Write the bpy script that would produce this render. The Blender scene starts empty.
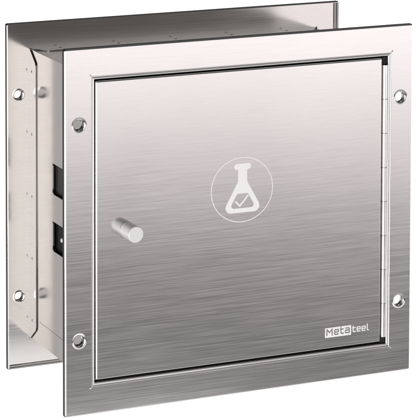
import bpy, bmesh, math
import numpy as np
from mathutils import Vector, Matrix
from mathutils.geometry import tessellate_polygon

sc = bpy.context.scene
MM = 0.001

# ------------------------------------------------------------------ camera
cam_d = bpy.data.cameras.new("camera")
cam = bpy.data.objects.new("camera", cam_d)
sc.collection.objects.link(cam)
YAW, PITCH = 0.3983932287, 0.0691433490
fw = Vector((math.sin(YAW) * math.cos(PITCH), math.cos(YAW) * math.cos(PITCH), -math.sin(PITCH)))
rt = Vector((math.cos(YAW), -math.sin(YAW), 0))
up = rt.cross(fw)
rot = Matrix((rt, up, -fw)).transposed().to_4x4()
cam.matrix_world = Matrix.Translation(Vector((-0.831623, -2.109415, 0.786326))) @ rot
cam_d.sensor_fit = 'HORIZONTAL'
cam_d.sensor_width = 36.0
cam_d.lens = 2292.82476 / 420.0 * 36.0
cam_d.shift_x = 0.223592
cam_d.shift_y = -0.983554
cam_d.clip_start = 0.05
cam_d.clip_end = 100.0
sc.camera = cam

# ------------------------------------------------------------------ studio surroundings (world)
world = bpy.data.worlds.new("World")
sc.world = world
world.use_nodes = True
nt = world.node_tree
nt.nodes.clear()
w_out = nt.nodes.new("ShaderNodeOutputWorld")
w_bg = nt.nodes.new("ShaderNodeBackground")
w_tc = nt.nodes.new("ShaderNodeTexCoord")
w_sep = nt.nodes.new("ShaderNodeSeparateXYZ")
nt.links.new(w_tc.outputs["Generated"], w_sep.inputs[0])


def w_ramp(stops):
    mr = nt.nodes.new("ShaderNodeMapRange")
    mr.inputs["From Min"].default_value = -1
    mr.inputs["From Max"].default_value = 1
    nt.links.new(w_sep.outputs["Z"], mr.inputs["Value"])
    r = nt.nodes.new("ShaderNodeValToRGB")
    r.color_ramp.interpolation = 'LINEAR'
    nt.links.new(mr.outputs[0], r.inputs[0])
    el = r.color_ramp.elements
    while len(el) > 1:
        el.remove(el[-1])
    for i, (z, c) in enumerate(stops):
        e = el[0] if i == 0 else el.new((z + 1) / 2)
        e.position = (z + 1) / 2
        e.color = (c[0] / 2, c[1] / 2, c[2] / 2, 1)
    return r.outputs[0]


def g(v, tint=(1, 1, 1)):
    return tuple(v * t for t in tint)


PK = (1.0, 0.915, 0.93)
front = w_ramp([(-1, g(0.9)), (-0.60, g(0.7)), (-0.45, g(0.60)), (-0.36, g(0.52)), (-0.33, g(0.32)), (-0.316, g(0.15)), (-0.302, g(0.10)), (-0.29, g(0.13)),
                (-0.272, g(0.21)), (-0.255, g(0.38, (1, .98, .98))), (-0.238, g(0.68, (1, .95, .96))), (-0.218, g(1.08, PK)),
                (-0.197, g(1.45, PK)), (-0.17, g(1.72, (1, .95, .96))), (-0.06, g(1.72, (1, .95, .96))), (0.04, g(1.25)), (0.14, g(1.0)), (0.25, g(0.65)), (0.42, g(0.25)), (1, g(0.08))])
back = w_ramp([(-1, g(1.0)), (-0.6, g(1.2)), (-0.45, g(1.5)), (-0.05, g(1.5)), (0.05, g(1.2)), (0.14, g(0.42)),
               (0.3, g(0.12)), (1, g(0.10))])
# back of the world dimmed to the left, to grey the body's reflections
w_x = nt.nodes.new("ShaderNodeMapRange")
w_x.interpolation_type = 'SMOOTHSTEP'
w_x.inputs["From Min"].default_value = -0.48
w_x.inputs["From Max"].default_value = -0.10
w_x.inputs["To Min"].default_value = 0.22
w_x.inputs["To Max"].default_value = 1.0
nt.links.new(w_sep.outputs["X"], w_x.inputs["Value"])
w_sc = nt.nodes.new("ShaderNodeVectorMath")
w_sc.operation = 'SCALE'
nt.links.new(back, w_sc.inputs[0])
nt.links.new(w_x.outputs[0], w_sc.inputs["Scale"])
back = w_sc.outputs[0]
w_x2 = nt.nodes.new("ShaderNodeMapRange")
w_x2.interpolation_type = 'SMOOTHSTEP'
w_x2.inputs["From Min"].default_value = -0.20
w_x2.inputs["From Max"].default_value = 0.22
w_x2.inputs["To Min"].default_value = 0.25
w_x2.inputs["To Max"].default_value = 1.0
nt.links.new(w_sep.outputs["X"], w_x2.inputs["Value"])
w_sc2 = nt.nodes.new("ShaderNodeVectorMath")
w_sc2.operation = 'SCALE'
nt.links.new(front, w_sc2.inputs[0])
nt.links.new(w_x2.outputs[0], w_sc2.inputs["Scale"])
front = w_sc2.outputs[0]
w_y = nt.nodes.new("ShaderNodeMapRange")
w_y.interpolation_type = 'SMOOTHSTEP'
w_y.inputs["From Min"].default_value = -0.45
w_y.inputs["From Max"].default_value = -0.05
nt.links.new(w_sep.outputs["Y"], w_y.inputs["Value"])
w_mix = nt.nodes.new("ShaderNodeMix")
w_mix.data_type = 'RGBA'
nt.links.new(w_y.outputs[0], w_mix.inputs["Factor"])
nt.links.new(front, w_mix.inputs["A"])
nt.links.new(back, w_mix.inputs["B"])
nt.links.new(w_mix.outputs["Result"], w_bg.inputs["Color"])
w_bg.inputs["Strength"].default_value = 2.0
nt.links.new(w_bg.outputs[0], w_out.inputs[0])


def softbox(name, loc, target, w, h, radiance):
    ld = bpy.data.lights.new(name, 'AREA')
    ld.shape = 'RECTANGLE'
    ld.size, ld.size_y = w, h
    ld.energy = radiance * math.pi * w * h
    lo = bpy.data.objects.new(name, ld)
    lo.location = loc
    lo.rotation_euler = (Vector(target) - Vector(loc)).to_track_quat('-Z', 'Y').to_euler()
    sc.collection.objects.link(lo)


softbox("key_softbox", (-1.25, -2.75, 0.25), (0.2, 0.05, 0.19), 2.0, 2.8, 2.0)       # tall softbox behind the camera, left
softbox("side_softbox", (-1.6, -0.75, 0.10), (0.2, 0.05, 0.19), 0.7, 1.0, 1.8)       # at the cabinet's left
softbox("added_fill", (-1.45, -1.25, -0.55), (0.2, 0.05, 0.19), 1.0, 1.0, 6.5)     # low fill from the left, added to brighten the prints
softbox("added_strip", (0.14, -0.25, -0.20), (0.14, 0.3, 0.05), 0.40, 0.18, 1.2)       # added low in front to brighten the bottom of the rear frame

sc.view_settings.view_transform = 'Standard'
sc.view_settings.look = 'None'
sc.view_settings.exposure = 0.0
sc.view_settings.gamma = 1.0
sc.cycles.use_denoising = True
sc.cycles.max_bounces = 10
sc.cycles.glossy_bounces = 8


# ------------------------------------------------------------------ materials
def new_mat(name):
    m = bpy.data.materials.new(name)
    m.use_nodes = True
    t = m.node_tree
    return m, t, t.nodes["Principled BSDF"]


def noise(t, scale, vec_scale, detail=3.0, rough=0.6):
    tc = t.nodes.new("ShaderNodeTexCoord")
    mp = t.nodes.new("ShaderNodeMapping")
    mp.inputs["Scale"].default_value = vec_scale
    n = t.nodes.new("ShaderNodeTexNoise")
    n.inputs["Scale"].default_value = scale
    n.inputs["Detail"].default_value = detail
    n.inputs["Roughness"].default_value = rough
    t.links.new(tc.outputs["Object"], mp.inputs[0])
    t.links.new(mp.outputs[0], n.inputs["Vector"])
    return n.outputs["Fac"]


def mrange(t, v, lo, hi, f0=0.0, f1=1.0):
    r = t.nodes.new("ShaderNodeMapRange")
    r.inputs["From Min"].default_value = f0
    r.inputs["From Max"].default_value = f1
    r.inputs["To Min"].default_value = lo
    r.inputs["To Max"].default_value = hi
    t.links.new(v, r.inputs["Value"])
    return r.outputs[0]


def math_node(t, op, a, b):
    n = t.nodes.new("ShaderNodeMath")
    n.operation = op
    for i, v in enumerate((a, b)):
        if isinstance(v, (int, float)):
            n.inputs[i].default_value = v
        else:
            t.links.new(v, n.inputs[i])
    return n.outputs[0]


def steel(name, base, rough, tilt, streak=(14, 14, 1250), fine=(50, 50, 2900), var=0.06):
    """brushed stainless sheet: streaks tilt the surface a little, and vary its gloss and tone"""
    m, t, p = new_mat(name)
    a = noise(t, 1.0, streak, 2.0, 0.6)
    b = noise(t, 1.0, fine, 2.0, 0.6)
    smudge = noise(t, 1.0, (28, 28, 28), 5.0, 0.6)
    wave = noise(t, 1.0, (9, 9, 9), 1.0, 0.5)
    p.inputs["Metallic"].default_value = 1.0
    mixv = math_node(t, 'ADD', math_node(t, 'MULTIPLY', a, 0.5), math_node(t, 'MULTIPLY', b, 0.5))
    c = math_node(t, 'SUBTRACT', mixv, 0.5)
    # tone
    tone = mrange(t, mixv, 1 - var, 1 + var, 0.3, 0.7)
    col = t.nodes.new("ShaderNodeVectorMath")
    col.operation = 'SCALE'
    col.inputs[0].default_value = base
    t.links.new(tone, col.inputs["Scale"])
    t.links.new(col.outputs[0], p.inputs["Base Color"])
    t.links.new(math_node(t, 'MULTIPLY', mrange(t, a, rough * 0.8, rough * 1.2, 0.3, 0.7), mrange(t, smudge, 0.985, 1.015, 0.35, 0.65)), p.inputs["Roughness"])
    if tilt > 0:
        ge = t.nodes.new("ShaderNodeNewGeometry")
        comb = t.nodes.new("ShaderNodeCombineXYZ")
        t.links.new(math_node(t, 'ADD', math_node(t, 'MULTIPLY', c, tilt), mrange(t, wave, -0.0015, 0.0015, 0.25, 0.75)), comb.inputs["Z"])
        ad = t.nodes.new("ShaderNodeVectorMath")
        ad.operation = 'ADD'
        t.links.new(ge.outputs["Normal"], ad.inputs[0])
        t.links.new(comb.outputs[0], ad.inputs[1])
        nm = t.nodes.new("ShaderNodeVectorMath")
        nm.operation = 'NORMALIZE'
        t.links.new(ad.outputs[0], nm.inputs[0])
        t.links.new(nm.outputs[0], p.inputs["Normal"])
    return m


BRUSHED = steel("brushed_steel", (0.66, 0.645, 0.64), 0.15, 0.015, var=0.03)
SHEET = steel("satin_sheet_steel", (0.575, 0.54, 0.515), 0.16, 0.0, (40, 40, 40), (300, 300, 300), 0.015)
FLANGE = steel("flange_steel", (0.555, 0.53, 0.515), 0.16, 0.03)
CUT = steel("cut_edge_steel", (0.065, 0.064, 0.063), 0.42, 0.0, (60, 60, 60), (900, 900, 900), 0.12)
POLISHED = steel("hinge_steel", (0.74, 0.72, 0.71), 0.2, 0.0, (60, 60, 60), (900, 900, 900), 0.02)
DIMPLE = steel("dimple_steel", (0.55, 0.535, 0.53), 0.12, 0.0, (60, 60, 60), (900, 900, 900), 0.02)
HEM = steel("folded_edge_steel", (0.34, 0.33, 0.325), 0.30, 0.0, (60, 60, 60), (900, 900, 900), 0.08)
WELD = steel("weld_mark_steel", (0.20, 0.19, 0.185), 0.35, 0.0, (600, 600, 600), (900, 900, 900), 0.2)


def plain(name, col, rough, metal=0.0, var=0.04):
    m, t, p = new_mat(name)
    a = noise(t, 1.0, (400, 400, 400), 3.0, 0.6)
    k = t.nodes.new("ShaderNodeVectorMath")
    k.operation = 'SCALE'
    k.inputs[0].default_value = col
    t.links.new(mrange(t, a, 1 - var, 1 + var, 0.3, 0.7), k.inputs["Scale"])
    t.links.new(k.outputs[0], p.inputs["Base Color"])
    p.inputs["Roughness"].default_value = rough
    p.inputs["Metallic"].default_value = metal
    return m


GAP_BLACK = plain("gap_black", (0.004, 0.004, 0.004), 0.75)  # stands in for shade in the door gap and at the hinge ends
BLACK = plain("shade_black", (0.008, 0.0075, 0.0075), 0.6)  # colour holds the darkness inside the lower cut-out
KNOB = plain("satin_white_knob", (0.70, 0.695, 0.685), 0.42, 0.3, var=0.015)
GREY = plain("shade_grey", (0.05, 0.048, 0.046), 0.5)  # tone holds the dim interior behind the upper cut-out
PRINT = plain("pale_print", (0.83, 0.815, 0.81), 0.6, var=0.01)

# ------------------------------------------------------------------ mesh helpers
BASE = Vector((200.0, 86.0, 0.0))      # the cabinet's base point, in millimetres


class MB:
    def __init__(self):
        self.v, self.f = [], []

    def add(self, pts):
        i = len(self.v)
        self.v += [((Vector(p) - BASE) * MM)[:] for p in pts]
        return i

    def face(self, idx, mat=0, smooth=False):
        self.f.append((tuple(idx), mat, smooth))

    def build(self, name, mats, parent):
        me = bpy.data.meshes.new(name)
        bm = bmesh.new()
        vs = [bm.verts.new(v) for v in self.v]
        for idx, mat, sm in self.f:
            if len(set(idx)) < 3:
                continue
            try:
                f = bm.faces.new([vs[i] for i in idx])
            except ValueError:
                continue
            f.material_index = mat
            f.smooth = sm
        bmesh.ops.remove_doubles(bm, verts=bm.verts, dist=1e-6)
        bmesh.ops.recalc_face_normals(bm, faces=bm.faces)
        for e in bm.edges:
            if len(e.link_faces) == 2 and e.calc_face_angle(0) > math.radians(35):
                e.smooth = False
        bm.to_mesh(me)
        bm.free()
        for m in (mats if isinstance(mats, (list, tuple)) else [mats]):
            me.materials.append(m)
        o = bpy.data.objects.new(name, me)
        sc.collection.objects.link(o)
        if parent is not None:
            o.parent = parent
        return o


def FRONT(u, v, d): return (u, d, v)          # plane of the front plate, d goes into the wall
def SIDE(u, v, d): return (d, u, v)           # plane of a side wall (u = depth)
def LEVEL(u, v, d): return (u, v, d)          # horizontal sheet


def rect(x0, z0, x1, z1, r=0.5, n=4):
    r = max(r, 0.02)
    pts = []
    for cx, cz, a0 in ((x1 - r, z1 - r, 0), (x0 + r, z1 - r, 90), (x0 + r, z0 + r, 180), (x1 - r, z0 + r, 270)):
        for k in range(n + 1):
            a = math.radians(a0 + 90 * k / n)
            pts.append((cx + r * math.cos(a), cz + r * math.sin(a)))
    return pts


def circ(x, z, r, n=40):
    return [(x + r * math.cos(2 * math.pi * k / n), z + r * math.sin(2 * math.pi * k / n)) for k in range(n)]


def plate(mb, M, loops, capmat=0):
    """loops: each a list of (points2d, depth, material of the band that starts here); first ring front, last ring back"""
    firsts, lasts = [], []
    for rings in loops:
        ids = []
        for pts, d, _ in rings:
            s = mb.add([M(u, v, d) for u, v in pts])
            ids.append(list(range(s, s + len(pts))))
        for k in range(len(rings) - 1):
            a, b, n = ids[k], ids[k + 1], len(ids[k])
            for i in range(n):
                j = (i + 1) % n
                mb.face((a[i], a[j], b[j], b[i]), rings[k][2], True)
        firsts.append((rings[0][0], ids[0]))
        lasts.append((rings[-1][0], ids[-1]))
    for cap in (firsts, lasts):
        flat = [i for _, ids in cap for i in ids]
        tris = tessellate_polygon([[Vector((u, v, 0)) for u, v in pts] for pts, _ in cap])
        for t in tris:
            mb.face([flat[i] for i in t], capmat, False)


def bevel_rect(x0, z0, x1, z1, t, b, cr, wall=0, d0=0.0, n=5):
    rings = []
    for ins, dd in ((1, 0), (.86, .05), (.7, .16), (.18, .68), (.05, .85), (0, 1)):
        ins, dd = ins * b, dd * b
        rings.append((rect(x0 + ins, z0 + ins, x1 - ins, z1 - ins, max(cr - ins, 0.05)), d0 + dd, 0))
    rings[-1] = (rings[-1][0], rings[-1][1], wall)
    rings.append((rect(x0, z0, x1, z1, cr), d0 + t - 0.5, wall))
    rings.append((rect(x0 + .5, z0 + .5, x1 - .5, z1 - .5, max(cr - .5, .05)), d0 + t, wall))
    return rings


def dimple_hole(x, z, t, d0=0.0, k=1.0, mat=2):
    prof = [(8.3, 0), (8.1, .02), (7.6, .11), (7.0, .26), (6.4, .46), (5.9, .75), (5.5, 1.25), (5.2, 1.9), (4.95, 2.7), (4.8, 3.5), (4.8, t)]
    return [(circ(x, z, r * k), d0 + d, mat) for r, d in prof]


def box(mb, x0, y0, z0, x1, y1, z1, mat=0):
    i = mb.add([(x, y, z) for z in (z0, z1) for y in (y0, y1) for x in (x0, x1)])
    for f in ((0, 1, 3, 2), (4, 6, 7, 5), (0, 4, 5, 1), (2, 3, 7, 6), (0, 2, 6, 4), (1, 5, 7, 3)):
        mb.face([i + k for k in f], mat)


def lathe(mb, origin, axis, prof, n=48, mat=0):
    """prof: (radius, distance along axis); ends closed where radius is 0"""
    axis = Vector(axis).normalized()
    u = axis.orthogonal().normalized()
    w = axis.cross(u)
    rows = []
    for r, d in prof:
        c = Vector(origin) + axis * d
        if r == 0:
            rows.append([mb.add([c])] * n)
        else:
            s = mb.add([c + (u * math.cos(2 * math.pi * k / n) + w * math.sin(2 * math.pi * k / n)) * r for k in range(n)])
            rows.append(list(range(s, s + n)))
    for a, b in zip(rows, rows[1:]):
        for i in range(n):
            j = (i + 1) % n
            q = []
            for x in (a[i], a[j], b[j], b[i]):
                if x not in q:
                    q.append(x)
            mb.face(q, mat, True)


# ------------------------------------------------------------------ the cabinet
W, H = 400.0, 376.3
D = 165.9                       # front of the rear frame
cab = bpy.data.objects.new("wall_cabinet", None)
cab.location = BASE * MM
cab.empty_display_size = 0.05
sc.collection.objects.link(cab)
cab["label"] = "square brushed stainless steel built-in cabinet with hinged door, white knob and flask emblem"
cab["category"] = "cabinet"

# ---- front frame: plate with a beaded opening and four dimpled mounting holes
FT = 5.6
OX0, OZ0, OX1, OZ1 = 29.2, 28.6, 373.8, 347.2
mb = MB()
prof = [(0, 0), (.35, .06), (.7, .3), (.95, .8), (1.1, 1.5), (1.35, 1.55), (1.55, 1.0), (1.9, .5), (2.4, .28), (2.9, .35),
        (3.4, .75), (3.75, 1.4), (3.9, 2.2), (3.9, 16), (2.6, 16), (2.6, FT)]
inner = [(rect(OX0 + s, OZ0 + s, OX1 - s, OZ1 - s, 0.6 if s > 1 else 0.9), d, 0) for s, d in prof]
plate(mb, FRONT, [bevel_rect(0, 0, W, H, FT, 1.7, 2.2, wall=1), inner] +
      [dimple_hole(x, z, FT) for x in (15.9, 385.0) for z in (77.6, 298.2)])
# mitre ticks pressed at the corners of the opening
for x, z, sx, sz in ((OX0, OZ0, -1, -1), (OX0, OZ1, -1, 1), (OX1, OZ0, 1, -1), (OX1, OZ1, 1, 1)):
    dvec = Vector((sx, 0, sz)).normalized()
    prf = [(0, 0), (.45, .15), (.75, .6), (.8, 1.4), (.75, 2.6), (.45, 3.1), (0, 3.25)]
    lathe(mb, Vector((x, 0.25, z)) - dvec * 0.4, dvec, prf, 16)
frame = mb.build("front_frame", [BRUSHED, CUT, DIMPLE], cab)

# ---- door
DX0, DZ0, DX1, DZ1 = 34.0, 34.8, 363.0, 341.8
mb = MB()
plate(mb, FRONT, [bevel_rect(DX0, DZ0, DX1, DZ1, 10, 1.5, 1.4)])
door = mb.build("door", BRUSHED, cab)

mb = MB()  # black lining added to darken the gap round the door
plate(mb, FRONT, [[(rect(33.3, 32.7, 369.7, 343.1, .3), 11.0, 0), (rect(33.3, 32.7, 369.7, 343.1, .3), 15.0, 0)],
                  [(rect(48, 48, 352, 328, 1), 11.0, 0), (rect(48, 48, 352, 328, 1), 15.0, 0)]])
plate(mb, FRONT, [[(rect(33.15, 32.55, 369.85, 343.25, .3), 2.5, 0), (rect(33.15, 32.55, 369.85, 343.25, .3), 11.0, 0)],
                  [(rect(33.28, 32.68, 369.72, 343.12, .3), 2.5, 0), (rect(33.28, 32.68, 369.72, 343.12, .3), 11.0, 0)]])
mb.build("gap_shade", GAP_BLACK, cab)

# ---- knob
mb = MB()
R, L = 8.4, 22.0
lathe(mb, (68.8, 0, 186.9), (0, -1, 0),
      [(0, .02), (R - .5, .02), (R - .15, .15), (R, .5), (R, 1.0)] + [(R, L - 1.6), (R, L - 1.0), (R - .08, L - .62), (R - .29, L - .29), (R - .62, L - .08), (R - 1.0, L), (R - 1.4, L), (0, L)], 72)
mb.build("knob", KNOB, door)

# ---- piano hinge: pin, leaf, eight knuckles
HX, HY, HR = 366.8, 1.6, 2.85
mb = MB()
lathe(mb, (HX, HY, 40.2), (0, 0, 1), [(0, 0), (1.5, 0), (1.5, 293.6), (0, 293.6)], 24)
box(mb, 363.0, 5.2, 40.2, 369.2, 6.2, 334)
hinge = mb.build("hinge", POLISHED, cab)
for z0, z1 in ((33.4, 39.7), (334.45, 342.4)):  # black blocks added as the shade in the gaps at the hinge ends
    mb = MB()
    box(mb, 363.5, 2.2, z0, 369.7, 4.6, z1)
    mb.build("hinge_end_shade", GAP_BLACK, hinge)
KN, Z0, Z1 = 8, 39.8, 334.3
step = (Z1 - Z0) / KN
mb = MB()
c = .22
lathe(mb, (HX, HY, Z0 + .15), (0, 0, 1), [(1.5, 0), (HR - c, 0), (HR, c), (HR, step - .3 - c), (HR - c, step - .3), (1.5, step - .3)], 40)
k0 = mb.build("knuckle", POLISHED, hinge)
for k in range(1, KN):
    o = k0.copy()
    sc.collection.objects.link(o)
    o.parent = hinge
    o.location.z += step * k * MM

# ---- body: five sheets, the left one with two cut-outs and a seam
BX0, BX1, BZ0, BZ1 = 26.4, 370.6, 33.6, 347.2
BY0, BY1, T = FT + .05, 172.0, 1.4
mb = MB()


def cutout(z0, z1):
    y0, y1 = 60.0, 101.0
    p = [(y0, z0), (y1 - 2.2, z0), (y1 - 2.2, z0 + 1.2), (y1, z0 + 1.2), (y1, z0 + 4.5), (y1 - 1.0, z0 + 5.5), (y1 - 1.0, z1 - 2.2),
         (y1, z1 - 1.4), (y1, z1), (y0, z1)]
    return [(p, BX0, 0), (p, BX0 + T, 0)]


def straight(pts, d0, d1): return [(pts, d0, 0), (pts, d1, 0)]


plate(mb, SIDE, [straight(rect(BY0, BZ0, BY1, BZ1, .1), BX0, BX0 + T), cutout(204.8, 237.4), cutout(144.3, 175.8),
                 straight(rect(12, 56.9, 140, 57.3, .1), BX0, BX0 + T)])
plate(mb, SIDE, [straight(rect(BY0, BZ0, BY1, BZ1, .1), BX1 - T, BX1)])
plate(mb, LEVEL, [straight(rect(BX0 + T, BY0, BX1 - T, BY1, .1), BZ1 - T, BZ1 - .01)])
plate(mb, LEVEL, [straight(rect(BX0 + T, BY0, BX1 - T, BY1, .1), BZ0 + .01, BZ0 + T)])
plate(mb, FRONT, [straight(rect(BX0 + T, BZ0 + T, BX1 - T, BZ1 - T, .1), BY1 - T, BY1 - .01)])
body = mb.build("body", SHEET, cab)

# black block added to darken the lower cut-out, with one pale dot
mb = MB()
box(mb, 31.0, 54, 139, 46.0, 108, 181)
blk = mb.build("shade_block", BLACK, body)
mb = MB()
lathe(mb, (31.0, 85.0, 158.8), (-1, 0, 0), [(2.4, 0), (2.3, .9), (1.6, 1.6), (0, 1.9)], 24)
mb.build("pale_dot", PRINT, blk)
# grey sheet added for the shade seen in the upper cut-out
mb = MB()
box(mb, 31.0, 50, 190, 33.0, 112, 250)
mb.build("shade_sheet", GREY, body)

# ---- rear frame: plate with opening, projecting lips round the body, folded hems right and bottom
RT = 5.0
LX0, LX1, LZ0, LZ1 = 25.0, 371.6, 32.4, 348.4     # outside of the lips
mb = MB()
hole = rect(LX0, LZ0, LX1, LZ1, .4)
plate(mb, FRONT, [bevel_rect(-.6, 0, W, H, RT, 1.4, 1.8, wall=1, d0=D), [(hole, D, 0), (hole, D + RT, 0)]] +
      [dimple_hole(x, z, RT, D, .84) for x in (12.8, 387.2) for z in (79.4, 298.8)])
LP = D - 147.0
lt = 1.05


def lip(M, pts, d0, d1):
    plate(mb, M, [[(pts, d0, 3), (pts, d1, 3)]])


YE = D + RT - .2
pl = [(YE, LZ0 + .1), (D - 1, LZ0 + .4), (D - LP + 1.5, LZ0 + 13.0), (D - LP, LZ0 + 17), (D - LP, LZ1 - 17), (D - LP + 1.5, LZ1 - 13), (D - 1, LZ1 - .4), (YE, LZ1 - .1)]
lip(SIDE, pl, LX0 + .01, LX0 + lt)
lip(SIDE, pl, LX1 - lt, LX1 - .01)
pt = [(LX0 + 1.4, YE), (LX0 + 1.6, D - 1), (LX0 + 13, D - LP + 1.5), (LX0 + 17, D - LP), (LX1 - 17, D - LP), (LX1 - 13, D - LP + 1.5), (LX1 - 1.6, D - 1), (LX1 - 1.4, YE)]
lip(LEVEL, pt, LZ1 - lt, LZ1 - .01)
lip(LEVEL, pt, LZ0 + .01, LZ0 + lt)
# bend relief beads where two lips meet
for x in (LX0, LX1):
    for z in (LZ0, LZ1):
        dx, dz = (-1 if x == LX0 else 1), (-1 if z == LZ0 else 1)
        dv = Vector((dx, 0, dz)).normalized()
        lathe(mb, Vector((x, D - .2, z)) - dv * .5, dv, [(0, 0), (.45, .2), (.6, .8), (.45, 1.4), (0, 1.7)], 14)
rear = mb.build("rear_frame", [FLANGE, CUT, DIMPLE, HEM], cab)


def bar(name, a, b, width_axis, w, h):
    """half-round folded strip lying on the rear frame from a to b"""
    mb = MB()
    ax = (Vector(b) - Vector(a))
    L_ = ax.length
    ax.normalize()
    wv = Vector(width_axis)
    nv = Vector((0, -1, 0))
    pr = []
    for k in range(9):
        t = math.pi * k / 8
        pr.append(wv * (-math.cos(t) * w / 2) + nv * (math.sin(t) ** 0.6 * h))
    s0 = mb.add([Vector(a) + p for p in pr])
    s1 = mb.add([Vector(a) + ax * L_ + p for p in pr])
    for i in range(8):
        mb.face((s0 + i, s0 + i + 1, s1 + i + 1, s1 + i), 0, True)
    mb.face((s0, s0 + 8, s1 + 8, s1))
    mb.face([s0 + i for i in range(9)])
    mb.face([s1 + i for i in range(9)])
    return mb.build(name, HEM, rear)


for xc in (394.4, 398.0):
    bar("folded_hem", (xc, D + .3, 4.6), (xc, D + .3, H - 2), (1, 0, 0), 3.4, 1.4)
for zc in (1.75, 4.35):
    bar("folded_hem", (1.4, D + .3, zc), (395.6 if zc > 2 else 399, D + .3, zc), (0, 0, 1), 2.2, 1.5)

# spot welds along the lips
mb = MB()
lathe(mb, (LX0 + .02, 158.6, 53.8), (-1, 0, 0), [(1.5, 0), (1.45, .15), (.9, .28), (0, .3)], 20)
w0 = mb.build("spot_weld", WELD, rear)
for k in range(1, 5):
    o = w0.copy()
    sc.collection.objects.link(o)
    o.parent = rear
    o.location.z += 67.6 * k * MM
mb = MB()
lathe(mb, (58.0, 158.6, LZ1 - .02), (0, 0, 1), [(1.5, 0), (1.45, .15), (.9, .28), (0, .3)], 20)
w1 = mb.build("spot_weld", WELD, rear)
for k in range(1, 5):
    o = w1.copy()
    sc.collection.objects.link(o)
    o.parent = rear
    o.location.x += 68.0 * k * MM

# ------------------------------------------------------------------ emblem and lettering (thin prints on the door)


def sdf_mesh(name, sdf, x0, z0, x1, z1, cell, y, thick, mat, parent):
    nx, nz = int((x1 - x0) / cell) + 1, int((z1 - z0) / cell) + 1
    xs, zs = x0 + np.arange(nx) * cell, z0 + np.arange(nz) * cell
    X, Z = np.meshgrid(xs, zs, indexing='ij')
    S = sdf(X, Z)
    S = np.where(np.abs(S) < 1e-6, 1e-6, S)
    mb = MB()
    vid, ids_v = {}, {}

    def vert(x, z):
        return mb.add([(x, y, z)])

    def corner(i, j):
        k = (i, j)
        if k not in vid:
            vid[k] = vert(xs[i], zs[j])
        return vid[k]

    def edge(i, j, k, l):
        key = (i, j, k, l) if (i, j) < (k, l) else (k, l, i, j)
        if key not in ids_v:
            a, b = S[i, j], S[k, l]
            t = a / (a - b)
            ids_v[key] = vert(xs[i] + (xs[k] - xs[i]) * t, zs[j] + (zs[l] - zs[j]) * t)
        return ids_v[key]
    ins = S < 0
    cnt = ins[:-1, :-1].astype(int) + ins[1:, :-1] + ins[1:, 1:] + ins[:-1, 1:]
    for i, j in zip(*np.nonzero(cnt)):
        cs = [(i, j), (i + 1, j), (i + 1, j + 1), (i, j + 1)]
        if cnt[i, j] == 4:
            mb.face([corner(*q) for q in cs])
            continue
        poly = []
        for k in range(4):
            p, q = cs[k], cs[(k + 1) % 4]
            if ins[p]:
                poly.append(corner(*p))
            if ins[p] != ins[q]:
                poly.append(edge(*p, *q))
        if len(poly) >= 3:
            mb.face(poly)
    me = bpy.data.meshes.new(name)
    bm = bmesh.new()
    vs = [bm.verts.new(v) for v in mb.v]
    for idx, _, _ in mb.f:
        try:
            bm.faces.new([vs[i] for i in idx])
        except ValueError:
            pass
    bmesh.ops.recalc_face_normals(bm, faces=bm.faces)
    bm.faces.ensure_lookup_table()
    if bm.faces[0].normal.y > 0:
        bmesh.ops.reverse_faces(bm, faces=bm.faces)
    bnd = [e for e in bm.edges if len(e.link_faces) == 1]
    r = bmesh.ops.extrude_edge_only(bm, edges=bnd)
    for e in r['geom']:
        if isinstance(e, bmesh.types.BMVert):
            e.co.y += thick * MM
    bm.to_mesh(me)
    bm.free()
    me.materials.append(mat)
    o = bpy.data.objects.new(name, me)
    sc.collection.objects.link(o)
    o.parent = parent
    return o


def seg(X, Z, ax, az, bx, bz):
    px, pz, dx, dz = X - ax, Z - az, bx - ax, bz - az
    t = np.clip((px * dx + pz * dz) / (dx * dx + dz * dz + 1e-12), 0, 1)
    return np.hypot(px - dx * t, pz - dz * t)


def pathd(X, Z, pts):
    d = np.full(X.shape, 1e9)
    for a, b in zip(pts, pts[1:]):
        d = np.minimum(d, seg(X, Z, *a, *b))
    return d


def polysd(X, Z, pts):
    d = pathd(X, Z, list(pts) + [pts[0]])
    inside = np.zeros(X.shape, bool)
    n = len(pts)
    for i in range(n):
        (x1, z1), (x2, z2) = pts[i], pts[(i + 1) % n]
        if z1 == z2:
            continue
        c_ = ((z1 > Z) != (z2 > Z)) & (X < (x2 - x1) * (Z - z1) / (z2 - z1) + x1)
        inside ^= c_
    return np.where(inside, -d, d)


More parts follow.
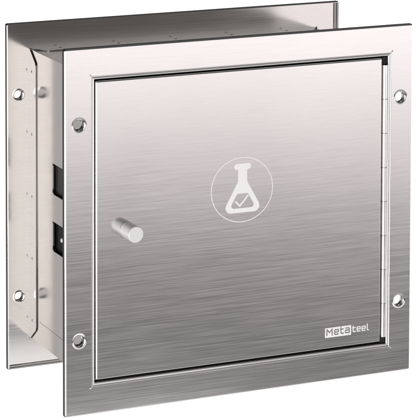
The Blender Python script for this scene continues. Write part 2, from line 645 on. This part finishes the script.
def emblem(X, Z):
    cx, cz = 197.9, 215.9
    k = 35.3 / 33.8
    ring = np.abs(np.hypot(X - cx, (Z - cz) * k) - 35.3) - 0.42
    ax = 198.5
    lipd = seg(X, Z, ax - 6.6, 240.2, ax + 6.6, 240.2) - 3.1
    neck = polysd(X, Z, [(ax - 5.2, 241), (ax - 5.2, 219.5), (ax + 5.2, 219.5), (ax + 5.2, 241)])
    cone = polysd(X, Z, [(ax - 1.5, 223.5), (ax - 15.4, 199.5), (ax - 15.9, 197.4), (ax - 15.0, 196.1), (ax - 13.6, 195.4),
                         (ax + 13.6, 195.4), (ax + 15.0, 196.1), (ax + 15.9, 197.4), (ax + 15.4, 199.5), (ax + 1.5, 223.5)]) - 3.6
    d = np.minimum(np.minimum(lipd, neck), cone)
    win = polysd(X, Z, [(ax - 5.6, 210.8), (ax - 11.6, 200.4), (ax - 11.9, 199.2), (ax - 11.2, 198.0), (ax - 10.0, 197.5),
                        (ax + 10.0, 197.5), (ax + 11.2, 198.0), (ax + 11.9, 199.2), (ax + 11.6, 200.4), (ax + 5.6, 210.8)]) - 1.0
    d = np.maximum(d, -win)
    chk = pathd(X, Z, [(190.6, 203.7), (195.3, 198.9), (204.6, 209.0)]) - 0.85
    return np.minimum(np.minimum(d, chk), ring)


sdf_mesh("emblem", emblem, 160, 180, 236, 252, 0.3, -0.10, 0.09, PRINT, door)

# glyphs as strokes in a unit box (x 0..1, z 0..1 = x-height)
GL = {
    'M': [[(0, 0), (0, 1), (.5, .45), (1, 1), (1, 0)]],
    'e': [[(0, .5), (1, .5), (1, .88), (.88, 1), (.12, 1), (0, .88), (0, .12), (.12, 0), (.95, 0)]],
    't': [[(.25, 1.32), (.25, .14), (.4, 0), (1, 0)], [(0, .92), (.95, .92)]],
    'a': [[(.05, 1), (.85, 1), (1, .86), (1, 0), (.12, 0), (0, .14), (0, .42), (.12, .55), (1, .55)]],
    'l': [[(0, 1.42), (0, .14), (.25, 0), (.8, 0)]],
}


def text_sdf(items, w):
    def f(X, Z):
        d = np.full(X.shape, 1e9)
        for ch, x0, z0, wd, h in items:
            for st in GL[ch]:
                d = np.minimum(d, pathd(X, Z, [(x0 + a * wd, z0 + b * h) for a, b in st]))
        return d - w / 2
    return f


dark = [('M', 298.4, 49.6, 6.3, 6.3), ('e', 307.7, 49.7, 4.5, 5.0), ('t', 314.3, 49.9, 4.0, 5.0), ('a', 320.6, 50.0, 4.6, 5.0)]
pale = [('t', 329.0, 50.0, 3.6, 4.6), ('e', 334.6, 50.0, 4.0, 4.6), ('e', 340.7, 50.0, 4.0, 4.6), ('l', 347.0, 50.0, 1.8, 4.6)]
sd_dark, sd_pale = text_sdf(dark, 1.35), text_sdf(pale, 1.1)


def nameplate(X, Z):
    b = np.maximum(np.abs(X - 311.8) - 15.6, np.abs(Z - 52.3) - 5.25)
    return np.minimum(np.maximum(b, -sd_dark(X, Z)), sd_pale(X, Z))


sdf_mesh("lettering", nameplate, 295, 46, 351, 59, 0.13, -0.10, 0.09, PRINT, door)
